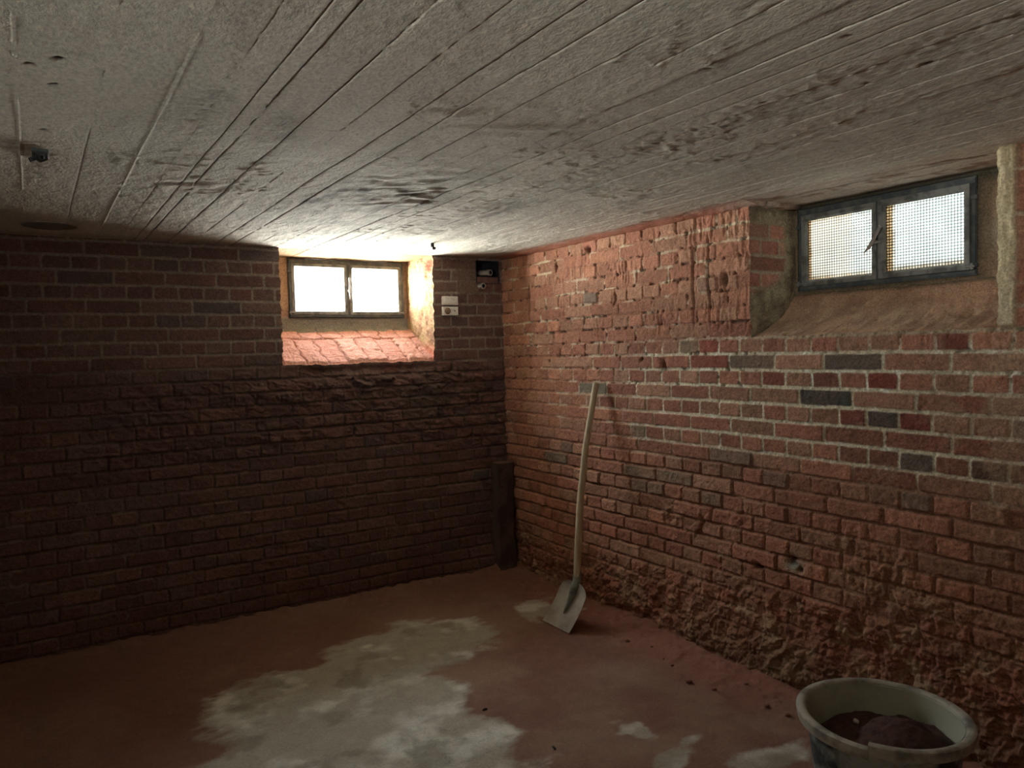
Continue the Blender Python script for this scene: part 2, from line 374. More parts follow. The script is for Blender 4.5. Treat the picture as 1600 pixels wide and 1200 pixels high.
# near reveal
fr = Pr[ia, ic - 14:]; nb = len(fr)
bk = np.stack([np.full(nb, XB2 + .01), np.full(nb, h2['a'] + .03), np.linspace(SB2 - .08, 2.2, nb)], -1)
P, C_ = loft(fr, bk, 50, lambda S, T, P: .006 * fbm(P[..., 0], P[..., 2], .06, 4, 311),
             lambda S, T, P: mix(lin(150, 134, 106), lin(126, 108, 86), ss(-.2, .4, fbm(P[..., 0], P[..., 2], .08, 4, 312))), (0, 1, 0)); wr.add(P, C_, flip=True)
# sloping plaster sill
fr = Pr[ia:ib + 1, ic]; fr = np.concatenate([fr[:1] + [0.012, -.03, 0], fr, fr[-1:] + [0.012, .03, 0]]); nb = len(fr)
bk = np.stack([np.full(nb, XB2 + .01), np.concatenate([[h2['a'] - .02], np.linspace(h2['a'] + .03, h2['b'] - .005, nb - 2), [h2['b'] + .03]]), np.full(nb, SB2)], -1)
def sill2_d(S, T, P):
    x, y = P[..., 0], P[..., 1]
    return -.030 * np.sin(PI * S) * (1 - .3 * T) + .006 * fbm(x, y, .09, 3, 320) + .0022 * fbm(x, y, .014, 3, 321) - .012 * gauss(x, y, 2.93, 1.47, .03, .03) + .014 * ss(.75, .95, S)
def sill2_c(S, T, P):
    x, y = P[..., 0], P[..., 1]
    c = mix(lin(176, 140, 112), lin(158, 124, 100), ss(-.3, .4, fbm(x, y, .1, 4, 322)))
    c = mix(c, lin(186, 160, 126), ss(.2, .5, fbm(x, y, .06, 3, 323)) * .5)
    return mix(c, lin(96, 90, 74), ss(.90, .99, S + .02 * fbm(x, y, .03, 3, 324)))
P, C_ = loft(fr, bk, 90, sill2_d, sill2_c, (-.5, 0, .86)); wr.add(P, C_, flip=True)
# back of the niche round the window frame
F2 = dict(y0=1.515, y1=2.318, z0=1.765, z1=2.145)
yb = axis((1.28, F2['y0'], .006), (F2['y0'], F2['y1'], .012), (F2['y1'], 2.37, .006)); zb = axis((1.70, F2['z0'], .005), (F2['z0'], F2['z1'], .012), (F2['z1'], 2.21, .006))
Y, Z = np.meshgrid(yb, zb, indexing='ij')
edge = np.exp(-np.maximum(np.maximum(F2['y0'] - Y, Y - F2['y1']), np.maximum(F2['z0'] - Z, Z - F2['z1'])).clip(0) / .02)
ins = (Y > F2['y0'] - EP) & (Y < F2['y1'] + EP) & (Z > F2['z0'] - EP) & (Z < F2['z1'] + EP)
Pb = np.stack([XB2 - (.005 * fbm(Y, Z, .05, 4, 330) + .010 * edge * (1 + fbm(Y, Z, .03, 3, 331))) * 1.0, Y, Z], -1)
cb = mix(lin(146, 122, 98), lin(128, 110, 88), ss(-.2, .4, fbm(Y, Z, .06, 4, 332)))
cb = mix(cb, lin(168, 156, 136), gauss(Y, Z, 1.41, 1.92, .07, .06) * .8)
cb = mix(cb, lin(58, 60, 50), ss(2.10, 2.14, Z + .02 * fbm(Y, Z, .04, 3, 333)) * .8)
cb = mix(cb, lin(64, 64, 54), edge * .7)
kf = ~(((yb[:-1] >= F2['y0'] - EP) & (yb[1:] <= F2['y1'] + EP))[:, None] & ((zb[:-1] >= F2['z0'] - EP) & (zb[1:] <= F2['z1'] + EP))[None, :])
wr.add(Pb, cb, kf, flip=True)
def collar(pt, rect, axis_y, depth, col):                            # the masonry thickness outside the frame
    a0, a1, z0, z1 = rect
    ring = [(a0, z0), (a1, z0), (a1, z1), (a0, z1), (a0, z0)]
    if axis_y: fr = np.array([[pt, a, z] for a, z in ring]); bk = fr + [depth, 0, 0]
    else: fr = np.array([[a, pt, z] for a, z in ring]); bk = fr + [0, depth, 0]
    return np.stack([fr, bk], 1), np.broadcast_to(col, (5, 2, 3))
wr.add(*collar(XB2 - .02, (F2['y0'], F2['y1'], F2['z0'], F2['z1']), True, .08, lin(96, 92, 82)))
struct(wr.build('wall_right', M_brick))

# ================================================================== BACK WALL
h1 = dict(a=1.250, b=2.250, c=1.467, dep=.40)
RC = dict(a=2.575, b=2.750, c=1.985, d=2.138)                         # pipe recess near the corner
xs = axis((-1.86, -.6, .06), (-.6, h1['a'], .0050), (h1['a'], h1['b'], .0050), (h1['b'], RC['a'], .0047), (RC['a'], RC['b'], .005), (RC['b'], 2.84, .0047))
z2 = axis((-.06, 0, .02), (0, h1['c'], .0047), (h1['c'], RC['c'], .0047), (RC['c'], RC['d'], .005), (RC['d'], 2.20, .005))
U_, V_ = np.meshgrid(xs, z2, indexing='ij')
def wall_back_fields(u, v):
    d, ids, bu, bv, st, k = bricks(u, v, 1.466, False, -.005, 403)
    bm = ss(-.0015, .0035, d)
    hack = ss(1.50, 1.36, v + .06 * fbm(u, v, .3, 3, 410)) * ss(.80, 1.05, v + .12 * fbm(u, v, .4, 3, 411)) * ss(-.1, .6, u)
    hack = np.clip(hack + .6 * ss(.1, .5, fbm(u, v, .3, 3, 412)) * ss(1.4, 1.2, v), 0, 1)
    low = ss(1.35, 1.15, v)
    prot = (ids[1] - .5) * .006
    tilt = (ids[3] - .5) * .05 * bu + (ids[4] - .5) * .08 * bv
    hh = bm * (prot + tilt + .0015 * fbm(u, v, .02, 4, 406)) - (1 - bm) * (.0035 + .004 * low * (ids[2] > .3)) + (1 - bm) * .002 * fbm(u, v, .012, 3, 408)
    hh += .001 * fbm(u, v, .01, 3, 409)
    f1, f21, cid = cell(u + .04 * fbm(u, v, .07, 2, 421) + .5 * v, v * 1.5 + .03 * fbm(u, v, .05, 2, 422), .075, 423)
    ch = .022 * (cid - .5) * ss(0, .3, f21) + .018 * fbm(u + v * .5, v * 1.6, .09, 5, 424, .55)
    hh = hh * (1 - .2 * hack) + (.62 + .7 * np.exp(-((v - 1.36) / .12) ** 2) * ss(.7, 1.2, u)) * hack * ch - hack * .006 * (1 - bm)
    hh += -.022 * np.exp(-((v - 1.43) / .03) ** 2) * ss(1.2, 1.3, u) * ss(2.35, 2.2, u)
    hh += .016 * fbm(u, v, .8, 2, 425)
    hh += .05 * ss(.25, .02, v + .05 * fbm(u, v, .2, 3, 426)) * ss(2.1, 2.5, u)
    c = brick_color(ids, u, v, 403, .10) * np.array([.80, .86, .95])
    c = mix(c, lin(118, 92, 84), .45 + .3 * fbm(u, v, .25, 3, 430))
    mc = mix(lin(120, 96, 84), lin(168, 152, 134), ss(1.42, 1.52, v + .05 * fbm(u, v, .2, 2, 431)) * .8)
    mc = mix(mc, lin(160, 138, 118), (1 - .5 * hack) * ss(.1, .4, fbm(u, v, .1, 3, 432)) * ss(1.4, 1.2, v) * .6)
    c = mix(mc, c, bm)
    c = mix(c, mix(lin(124, 90, 80), lin(98, 80, 74), ss(-.2, .4, fbm(u, v, .06, 4, 433))), hack * .45)
    c = mix(c, lin(70, 78, 64), gauss(u, v, 2.25, 1.22, .16, .10) * .5)
    c = mix(c, lin(110, 70, 50), ss(.35, .05, v) * .4)
    # patch of cement round the pipe recess
    cp = ss(.0, .03, .155 - np.maximum(abs(u - 2.56) * 1.1, abs(v - 2.05)) + .03 * fbm(u, v, .06, 3, 435)) * (u < 2.6)
    c = mix(c, lin(132, 108, 92), cp * .8); hh = hh * (1 - cp) + cp * (.004 + .003 * fbm(u, v, .05, 3, 436))
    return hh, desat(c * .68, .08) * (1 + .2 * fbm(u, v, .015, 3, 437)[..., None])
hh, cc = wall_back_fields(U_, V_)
du, dv = inwarp(U_, V_, h1['a'], h1['b'], h1['c'], .009, 500)
Pk = np.stack([U_ + du, D - hh, V_ + dv], -1)
iu = (xs[:-1] >= h1['a'] - EP) & (xs[1:] <= h1['b'] + EP); iv = z2[:-1] >= h1['c'] - 1e-6
ju = (xs[:-1] >= RC['a'] - 1e-6) & (xs[1:] <= RC['b'] + 1e-6); jv = (z2[:-1] >= RC['c'] - 1e-6) & (z2[1:] <= RC['d'] + 1e-6)
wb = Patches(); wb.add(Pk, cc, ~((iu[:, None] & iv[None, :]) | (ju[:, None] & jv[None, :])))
ia, ib, ic = near(xs, h1['a']), near(xs, h1['b']), near(z2, h1['c'])
YB1 = D + h1['dep']; SB1 = 1.705
plast = lambda a, b, s: (lambda S, T, P: mix(lin(*a), lin(*b), ss(-.3, .4, fbm(P[..., 1], P[..., 2], .07, 4, s))))
# right reveal: rough yellowish plaster, a red brick bare at its top
fr = Pk[ib, ic - 10:]; nb = len(fr)
bk = np.stack([np.full(nb, h1['b'] - .01), np.full(nb, YB1 + .01), np.linspace(SB1 - .06, 2.2, nb)], -1)
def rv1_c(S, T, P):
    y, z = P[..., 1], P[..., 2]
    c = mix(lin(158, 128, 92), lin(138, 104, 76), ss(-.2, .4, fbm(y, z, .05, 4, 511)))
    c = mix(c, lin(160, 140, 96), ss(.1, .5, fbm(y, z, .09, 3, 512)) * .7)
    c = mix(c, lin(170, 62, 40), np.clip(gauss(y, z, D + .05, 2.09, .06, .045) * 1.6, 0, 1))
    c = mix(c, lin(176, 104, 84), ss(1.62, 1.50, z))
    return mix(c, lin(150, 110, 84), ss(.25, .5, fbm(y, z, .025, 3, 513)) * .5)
def rv1_d(S, T, P):
    y, z = P[..., 1], P[..., 2]; f1, f21, cid = cell(y + .5 * z, z, .05, 514)
    return .010 * fbm(y, z, .06, 5, 515, .6) + .006 * (cid - .5) * ss(0, .3, f21)
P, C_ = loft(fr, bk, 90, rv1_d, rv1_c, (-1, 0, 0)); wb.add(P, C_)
# left reveal
fr = Pk[ia, ic - 10:]
bk = np.stack([np.full(nb, h1['a'] + .01), np.full(nb, YB1 + .01), np.linspace(SB1 - .06, 2.2, nb)], -1)
P, C_ = loft(fr, bk, 50, lambda S, T, P: .006 * fbm(P[..., 1], P[..., 2], .06, 4, 520), plast((176, 150, 124), (150, 120, 98), 521), (1, 0, 0)); wb.add(P, C_, flip=True)
# sloping sill of broken headers
fr = Pk[ia:ib + 1, ic]; fr = np.concatenate([fr[:1] + [-.03, .012, 0], fr, fr[-1:] + [.03, .012, 0]]); nb = len(fr)
bk = np.stack([np.concatenate([[h1['a'] - .03], np.linspace(h1['a'] + .01, h1['b'] - .01, nb - 2), [h1['b'] + .03]]), np.full(nb, YB1 + .01), np.full(nb, SB1)], -1)
def sl1(S, T, P):
    x = P[..., 0] + .015 * fbm(P[..., 0], S, .08, 3, 530); s2 = S + .03 * fbm(P[..., 0], S * .5, .09, 3, 531)
    row = np.floor(s2 / .64); x2 = (x - 1.26 + row * .07 + .02 * S) / .135; n = np.floor(x2); fx = x2 - n
    dx = np.minimum(fx, 1 - fx) * .135; ds = np.minimum(abs(s2 - .64), 1.0) * .46
    d = np.minimum(dx, ds); return d, _h(n, row, 532)
def sl1_d(S, T, P):
    d, i = sl1(S, T, P)
    return ss(0, .010, d) * (.006 + .012 * i) + .007 * fbm(P[..., 0], S, .09, 5, 533, .55) + .002 * fbm(P[..., 0], P[..., 1], .01, 2, 534) - .012 * ss(.82, .9, S + .05 * fbm(P[..., 0], S, .07, 3, 536))
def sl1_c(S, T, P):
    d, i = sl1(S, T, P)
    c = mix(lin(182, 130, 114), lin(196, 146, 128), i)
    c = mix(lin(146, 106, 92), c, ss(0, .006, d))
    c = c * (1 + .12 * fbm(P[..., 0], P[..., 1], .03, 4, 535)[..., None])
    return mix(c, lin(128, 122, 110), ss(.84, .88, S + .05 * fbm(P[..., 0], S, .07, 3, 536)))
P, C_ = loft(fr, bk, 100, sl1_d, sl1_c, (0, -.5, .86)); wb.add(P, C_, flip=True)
F1 = dict(x0=1.412, x1=2.210, z0=1.769, z1=2.150)
xb = axis((1.23, F1['x0'], .007), (F1['x0'], F1['x1'], .015), (F1['x1'], 2.27, .007)); zb = axis((1.66, F1['z0'], .006), (F1['z0'], F1['z1'], .015), (F1['z1'], 2.21, .007))
X, Z = np.meshgrid(xb, zb, indexing='ij')
Pb = np.stack([X, YB1 - .005 * fbm(X, Z, .05, 4, 540) - .006 * ss(1.72, 1.76, Z) * ss(1.775, 1.765, Z), Z], -1)
cb = mix(lin(168, 140, 116), lin(150, 124, 104), ss(-.2, .4, fbm(X, Z, .06, 4, 541)))
cb = mix(cb, lin(130, 126, 116), ss(1.775, 1.765, Z))
kf = ~(((xb[:-1] >= F1['x0'] - EP) & (xb[1:] <= F1['x1'] + EP))[:, None] & ((zb[:-1] >= F1['z0'] - EP) & (zb[1:] <= F1['z1'] + EP))[None, :])
wb.add(Pb, cb, kf)
wb.add(*collar(YB1 - .02, (F1['x0'], F1['x1'], F1['z0'], F1['z1']), False, .08, lin(120, 118, 112)))
# the pipe recess: dark sides and back, lower half filled with a grey-brown brick
def box_in(pt, x0, x1, z0, z1, y0, y1, col):
    ring = [(x0, z0), (x1, z0), (x1, z1), (x0, z1), (x0, z0)]
    fr = np.array([[a, y0, z] for a, z in ring]); bk = np.array([[a, y1, z] for a, z in ring])
    pt.add(np.stack([fr, bk], 1), np.broadcast_to(col, (5, 2, 3)))
    g = np.array([[[x0, y1, z0], [x0, y1, z1]], [[x1, y1, z0], [x1, y1, z1]]]); pt.add(g, np.broadcast_to(col, (2, 2, 3)))
box_in(wb, RC['a'], RC['b'], RC['c'], RC['d'], D - .012, D + .10, lin(44, 44, 50))
struct(wb.build('wall_back', M_brick))

# ================================================================== other two walls, plain brick seen only by the light
def plain_wall(name, fn, a0, a1, hole=None, flip=False, seed=600):
    """hole = (a0, a1, z0, z1)"""
    br = [a0] + ([hole[0], hole[1]] if hole else []) + [a1]
    uu = axis(*[(br[i], br[i + 1], .03) for i in range(len(br) - 1)])
    zb_ = [-.06] + ([hole[2], hole[3]] if hole else []) + [2.2]
    vv = axis(*[(zb_[i], zb_[i + 1], .03) for i in range(len(zb_) - 1)])
    A, B = np.meshgrid(uu, vv, indexing='ij')
    d, ids, *_ = bricks(A, B, 1.4775, True, 0, seed); bm = ss(-.002, .004, d)
    c = mix(lin(130, 108, 94), brick_color(ids, A, B, seed) * .8, bm); hh = .004 * bm + .01 * fbm(A, B, .3, 3, seed)
    kp = None
    if hole: kp = ~(((uu[:-1] >= hole[0] - EP) & (uu[1:] <= hole[1] + EP))[:, None] & ((vv[:-1] >= hole[2] - EP) & (vv[1:] <= hole[3] + EP))[None, :])
    p = Patches(); p.add(fn(A, B, hh), c, kp, flip=flip)
    return p
pl_ = plain_wall('wall_left', lambda A, B, h: np.stack([-1.8 + h, A, B], -1), -1.62, 4.56, (-.30, .40, 1.64, 2.00))  # opening cut for the added fill window
pl_.add(*collar(-1.78, (-.30, .40, 1.64, 2.00), True, -.16, lin(150, 140, 124)))
struct(pl_.build('wall_left', M_brick))
pr_ = plain_wall('wall_rear', lambda A, B, h: np.stack([A, -1.56 + h, B], -1), -1.86, 2.84, None, flip=True, seed=620)
struct(pr_.build('wall_rear', M_brick))

# ================================================================== CEILING
JO = [(-1.55, .3), (-1.3, .2), (-1.02, .4), (-.8, .3), (-.52, .3), (-.3, .4), (-.12, .3), (.0, -.38), (.165, .7), (.31, -.9), (.415, .35), (.49, .7), (.535, .9), (.655, 1.0), (.77, .5), (.89, .9), (.983, 1.0), (1.11, .5), (1.22, .35),
      (1.33, .4), (1.435, 1.0), (1.52, .9), (1.60, .6), (1.683, 1.0), (1.790, 1.0), (1.90, .6), (2.02, .7), (2.13, .5), (2.225, .9), (2.35, .4), (2.47, .3), (2.60, .3)]
base = axis((-1.86, -.5, .05), (-.5, 2.84, .009), (2.84, 3.16, .02))
ex = np.concatenate([[j - .006, j - .003, j - .0012, j + .0012, j + .003, j + .006] for j, _ in JO if j > -.5])
xc = np.unique(np.round(np.concatenate([base, ex]), 5)); xc = xc[np.concatenate([[True], np.diff(xc) > .0009])]
yc = axis((-1.62, .6, .05), (.6, 5.0, .008))
U_, V_ = np.meshgrid(xc, yc, indexing='ij')
def ceiling_fields(x, y):
    jx = np.array([j for j, _ in JO]); wob = .0014 * fbm(x * 0, y, .5, 3, 701)
    xi = x + wob; b = np.searchsorted(jx, xi)
    off = _h(b, b * 0, 702)
    hh = (off - .5) * .0022
    # tilt across each board
    hh = hh + (_h(b, b * 0 + 3, 703) - .5) * .012 * (xi - jx[np.clip(b, 0, len(jx) - 1)]).clip(-.2, .2)
    gr = np.zeros_like(x); bead = np.zeros_like(x)
    for i, (j, s) in enumerate(JO):
        dj = xi - j; on = ss(-.35, .25, vn(y * 0 + i * 7.7, y / .35, 710) * 2 - 1 + (abs(s) - .5) * 1.4 + .5 * (vn(y * 0 + i * 3.3, y / .03, 711) * 2 - 1))
        if s > 0: gr = np.maximum(gr, np.exp(-(dj / .0020) ** 2) * on * min(1, s + .1))
        else: bead = np.maximum(bead, np.exp(-(dj / .0028) ** 2) * on)
    flake = ss(.05, .45, fbm(x * 1.6, y * .7, .16, 4, 720)) * ss(.1, .9, x)
    hh += -.004 * gr * ss(.1, .6, x) - .0015 * gr + .0018 * bead + .0022 * fbm(x * 2.2, y * .55, .05, 4, 704) * (.25 + .5 * ss(0, .7, x) * ss(1.2, 2.6, y)) + .002 * flake * fbm(x * 2, y * .6, .022, 3, 705)
    # swirls of lifted lime wash
    sw = gauss(x, y, 1.33, 2.75, .22, .30) + gauss(x, y, 1.15, 1.75, .25, .15) * .5 + gauss(x, y, .50, 2.9, .15, .3) * .6
    hh += .0045 * sw * np.sin(45 * (x * .7 + y * .8) + 6 * fbm(x, y, .25, 3, 706)) * ss(-.3, .3, fbm(x, y, .1, 3, 707))
    hh += .006 * fbm(x, y, .7, 2, 708)
    bub = ss(.40, .52, fbm(x, y, .03, 2, 709)) * ss(0, .4, fbm(x, y, .3, 2, 712)); hh += .0022 * bub
    c = mix(lin(222, 218, 203), lin(206, 202, 188), ss(-.4, .4, fbm(x, y * .5, .4, 4, 730)))
    c = mix(c, lin(210, 200, 186), ss(-.1, .5, fbm(x, y, .8, 3, 731)) * .6)
    c = c * (1 + .10 * (off - .5))[..., None] * (1 + .05 * fbm(x * 3, y * .35, .08, 4, 732))[..., None]
    dk = np.zeros_like(x)
    for (bx, by, sx, sy, s) in ((1.25, 2.95, .16, .25, 1.1), (1.03, 3.0, .08, .25, .9), (1.45, 2.9, .06, .14, .7), (1.85, 3.05, .05, .3, .8), (1.76, 3.0, .04, .6, .5), (1.42, 2.5, .12, .12, .6), (.62, 2.2, .05, .3, .5), (1.9, 2.3, .06, .5, .3), (.85, 3.6, .2, .4, .3), (1.2, 3.6, .2, .4, .35)):
        dk = dk + s * gauss(x, y, bx, by, sx, sy)
    dk = dk * ss(-.35, .35, fbm(x * 1.8, y * .7, .09, 5, 733, .6)) + .34 * ss(.1, .6, fbm(x * 2.2, y * .6, .10, 5, 734, .6)) * ss(.3, 1, x) * ss(1.6, 2.8, y)
    for i, (j, s) in enumerate(JO):                                     # grime beside the joints
        dk = dk + .35 * abs(s) * np.exp(-((xi - j) / .012) ** 2) * ss(-.2, .5, fbm(x, y, .12, 4, 735 + i)) * (j > .4) * ss(1.2, 2.6, y)
    band = gauss(x, y * 0, 1.70, 0, .10, 1) + .6 * gauss(x, y * 0, .40, 0, .05, 1) + .5 * gauss(x, y * 0, 1.98, 0, .05, 1)
    dk = dk + .8 * band * ss(.05, .45, fbm(x, y, .02, 3, 760)) * ss(-.2, .4, fbm(x, y, .3, 3, 761)); hh += .0018 * band * fbm(x, y, .018, 2, 762)
    c = mix(c, lin(112, 104, 92), np.clip(dk, 0, .9))
    c = c * (1 - .55 * gr * (.35 + .65 * ss(.2, .9, x)) * (.35 + .65 * ss(1.0, 2.6, y)))[..., None]
    for (hx, hy, r) in ((.078, 1.876, .011), (.073, 2.048, .007), (.025, 1.933, .007), (.057, 2.456, .008), (1.789, .987, .010), (1.783, 1.133, .006), (.07, 1.55, .008), (.05, 1.5, .006), (1.66, 1.35, .005), (1.35, 1.25, .005), (.96, 1.75, .004), (.62, 1.9, .004), (1.47, .98, .006), (2.2, 1.5, .005)):
        g = np.exp(-(np.hypot(x - hx, (y - hy) * .8) / r) ** 4); hh -= .006 * g; c = c * (1 - .75 * g)[..., None]
    # two thin darker streaks, one at the little bracket, rust-red brick dust along the right wall
    c = c * (1 - .25 * gauss(x, y, .0, 2.70, .12, .012) - .22 * gauss(x, y, .1, 1.83, .03, .012))[..., None]
    rd = ss(2.64, 2.735, x + .03 * fbm(x, y, .2, 5, 740)); rd = rd * (.35 + .65 * ss(2.2, 2.6, y) )
    c = mix(c, lin(160, 92, 66), rd * .9); hh += .016 * ss(2.70, 2.79, x) * (y > 2.3) * (1 + .4 * fbm(x, y, .06, 3, 741))
    c = mix(c, lin(150, 120, 100), ss(2.73, 2.79, x) * ss(.1, .5, fbm(x * 2, y, .1, 3, 742)) * (y < 2.4))
    c = mix(c, lin(60, 56, 46), ss(3.02, 3.07, x + .01 * fbm(x, y, .06, 3, 743)) * (y < 2.4) * .8)
    # the edge of the slab over the niches
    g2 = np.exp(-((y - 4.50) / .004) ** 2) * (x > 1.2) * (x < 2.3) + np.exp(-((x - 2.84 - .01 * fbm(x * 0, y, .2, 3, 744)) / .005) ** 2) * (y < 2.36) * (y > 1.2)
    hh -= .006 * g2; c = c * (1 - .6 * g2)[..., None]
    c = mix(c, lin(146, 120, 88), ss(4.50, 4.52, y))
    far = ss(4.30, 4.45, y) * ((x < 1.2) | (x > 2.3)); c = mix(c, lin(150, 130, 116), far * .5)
    return hh, c
hh, cc = ceiling_fields(U_, V_)
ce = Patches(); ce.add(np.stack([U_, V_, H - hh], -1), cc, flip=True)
struct(ce.build('ceiling', M_ceil))

# ================================================================== FLOOR
xf = axis((-1.86, -.7, .04), (-.7, 2.86, .007)); yf = axis((-1.62, .7, .04), (.7, 4.56, .007))
U_, V_ = np.meshgrid(xf, yf, indexing='ij')
def floor_fields(x, y):
    hh = .006 * fbm(x, y, .8, 3, 801) + .0018 * fbm(x, y, .12, 4, 802)
    wx = x + .10 * fbm(x, y, .35, 4, 803); wy = y + .10 * fbm(x, y, .35, 4, 804)
    def blob(cx, cy, rx, ry, rot=0):
        c_, s_ = math.cos(rot), math.sin(rot); a = (wx - cx) * c_ + (wy - cy) * s_; b = -(wx - cx) * s_ + (wy - cy) * c_
        return 1 - np.hypot(a / rx, b / ry)
    f = np.maximum.reduce([blob(1.55, 3.55, .50, .38, .1), blob(1.05, 3.15, .62, .5, -.4), blob(.85, 2.4, .70, .75, 0), blob(1.22, 2.55, .38, .30, 0), blob(.5, 1.8, .9, .7, 0)])
    f = f + .26 * fbm(x * .8 + y * .5, y * 1.4 - x * .3, .16, 6, 805, .62)
    lt = ss(-.02, .20, f)
    lt = np.maximum(lt, .8 * ss(0, .3, blob(2.47, 3.62, .17, .22, .6) + .4 * fbm(x, y, .08, 4, 806)))
    lt = np.maximum(lt, .75 * ss(0, .35, np.maximum.reduce([blob(1.98, 2.26, .07, .12), blob(1.95, 1.98, .2, .08, .5), blob(2.1, 1.75, .28, .12, .3), blob(1.7, 1.95, .12, .07)]) + .6 * fbm(x * .8 + y * .5, y * 1.4 - x * .3, .12, 5, 807)))
    wet = ss(.15, .5, fbm(x, y, .17, 4, 808)) * .55 * lt
    c = mix(lin(140, 96, 78), lin(158, 122, 100), ss(-.4, .5, fbm(x, y, .45, 4, 809)))
    c = mix(c, lin(160, 100, 80), ss(.45, .1, W - x + .12 * fbm(x, y, .25, 3, 810)) * .8)
    c = mix(c, lin(132, 84, 60), ss(3.7, 4.3, y) * .6)
    c = mix(c, lin(126, 80, 58), ss(1.0, .2, x) * ss(1.5, 3, y) * .6)
    lc = mix(lin(186, 176, 156), lin(232, 228, 212), ss(0, .6, fbm(x, y, .16, 4, 811) + .25 * ss(3.1, 2.7, y)))
    c = mix(c, lc, lt * (.92)); c = mix(c, lin(134, 122, 102), wet)
    crk = cell(x + .02 * fbm(x, y, .05, 3, 812), y + .02 * fbm(x, y, .05, 3, 813), .07, 814)[1]
    ck = ss(.05, .0, crk) * gauss(x, y, 1.3, 2.55, .22, .3) * lt; c = c * (1 - .35 * ck)[..., None]; hh -= .001 * ck
    # rubble dust banked against the walls
    e = W - x; bank = ss(.30, .0, e + .06 * fbm(x, y, .2, 4, 820)) * (.4 + .6 * ss(3.6, 3.0, y) ) 
    hh += bank * (.035 + .010 * fbm(x, y, .05, 4, 821)) ; hh += .008 * ss(.15, .5, fbm(x, y, .07, 3, 822)) * ss(.45, .15, e)
    e2 = D - y; hh += ss(.16, 0, e2 + .03 * fbm(x, y, .15, 3, 823)) * .03 * (1 + .4 * fbm(x, y, .05, 3, 824))
    hh += .015 * gauss(x, y, 2.60, 4.45, .12, .10) * (1 + .3 * fbm(x, y, .04, 3, 825))
    hh += .0006 * fbm(x, y, .02, 3, 826)
    c = desat(c * np.array([.80, .84, .84]), .12) * (1 + .12 * fbm(x, y, .04, 4, 827))[..., None]
    return hh, c
hh, cc = floor_fields(U_, V_)
fl = Patches(); fl.add(np.stack([U_, V_, hh], -1), cc)
struct(fl.build('floor', M_floor))

# ================================================================== hallway behind the rear doorway: kept open to daylight
# ================================================================== light well outside the right window
lw = Patches()
def quad(a, b, c, d, col): return np.array([[a, d], [b, c]], float), np.broadcast_to(lin(*col), (2, 2, 3))
X0, X1, Y0, Y1, Zb, Zt = 3.19, 3.72, 1.25, 2.46, 1.60, 2.55
lw.add(*quad((X1, Y0, Zb), (X1, Y1, Zb), (X1, Y1, Zt), (X1, Y0, Zt), (216, 222, 222)))
lw.add(*quad((X0, Y1, Zb), (X1, Y1, Zb), (X1, Y1, Zt), (X0, Y1, Zt), (190, 150, 108)))
lw.add(*quad((X0, Y0, Zb), (X1, Y0, Zb), (X1, Y0, Zt), (X0, Y0, Zt), (205, 205, 200)))
lw.add(*quad((X0, Y0, Zb), (X1, Y0, Zb), (X1, Y1, Zb), (X0, Y1, Zb), (190, 186, 176)))
struct(lw.build('trim_light_well', M_well))

# added unseen roof that cuts off sky light above the left fill window
op = Patches()
op.add(*quad((-3.3, -1.1, 2.03), (-1.84, -1.1, 2.03), (-1.84, 1.2, 2.03), (-3.3, 1.2, 2.03), (120, 110, 100)))
struct(op.build('trim_sky_blocker', M_well))

# ================================================================== small mesh helpers
def obj(name, bm, mat, parent=None, smooth=True, bevel=0):
    me = bpy.data.meshes.new(name)
    bmesh.ops.recalc_face_normals(bm, faces=bm.faces); bm.to_mesh(me); bm.free()
    if smooth: me.polygons.foreach_set('use_smooth', [True] * len(me.polygons))
    me.materials.append(mat); o = bpy.data.objects.new(name, me); COL.objects.link(o)
    if parent: o.parent = parent
    if smooth:
        try: me.set_sharp_from_angle(angle=math.radians(40))
        except Exception: pass
    if bevel:
        md = o.modifiers.new('bevel', 'BEVEL'); md.width = bevel; md.segments = 2; md.limit_method = 'ANGLE'
    return o
def empty(name, loc, rot=(0, 0, 0)):
    o = bpy.data.objects.new(name, None); o.empty_display_size = .1; o.location = loc; o.rotation_euler = rot; COL.objects.link(o); return o
def tag(o, label, cat, group=None, kind=None):
    o['label'] = label; o['category'] = cat
    if group: o['group'] = group
    if kind: o['kind'] = kind
    return o
def bx(bm, x0, x1, y0, y1, z0, z1, mat4=None):
    r = bmesh.ops.create_cube(bm, size=1)['verts']
    for v in r: v.co = Vector(((x0 + x1) / 2 + v.co.x * (x1 - x0), (y0 + y1) / 2 + v.co.y * (y1 - y0), (z0 + z1) / 2 + v.co.z * (z1 - z0)))
    if mat4: bmesh.ops.transform(bm, matrix=mat4, verts=r)
    return r
def tube(bm, pts, rads, seg=16, cap=True, flat=None):
    pts = [Vector(p) for p in pts]; rings = []
    if isinstance(rads, (int, float)): rads = [rads] * len(pts)
    up = Vector((0, 0, 1))
    for i, p in enumerate(pts):
        t = (pts[min(i + 1, len(pts) - 1)] - pts[max(i - 1, 0)]).normalized()
        a = t.cross(up if abs(t.z) < .95 else Vector((0, 1, 0))).normalized()
        if i and a.dot(pa) < 0: a = -a
        pa = a; b = t.cross(a).normalized(); k = flat[i] if flat else 1
        rings.append([bm.verts.new(p + (a * math.cos(2 * PI * j / seg) + b * math.sin(2 * PI * j / seg) * k) * rads[i]) for j in range(seg)])
    for r0, r1 in zip(rings, rings[1:]):
        for j in range(seg): bm.faces.new((r0[j], r0[(j + 1) % seg], r1[(j + 1) % seg], r1[j]))
    if cap: bm.faces.new(rings[0][::-1]); bm.faces.new(rings[-1])
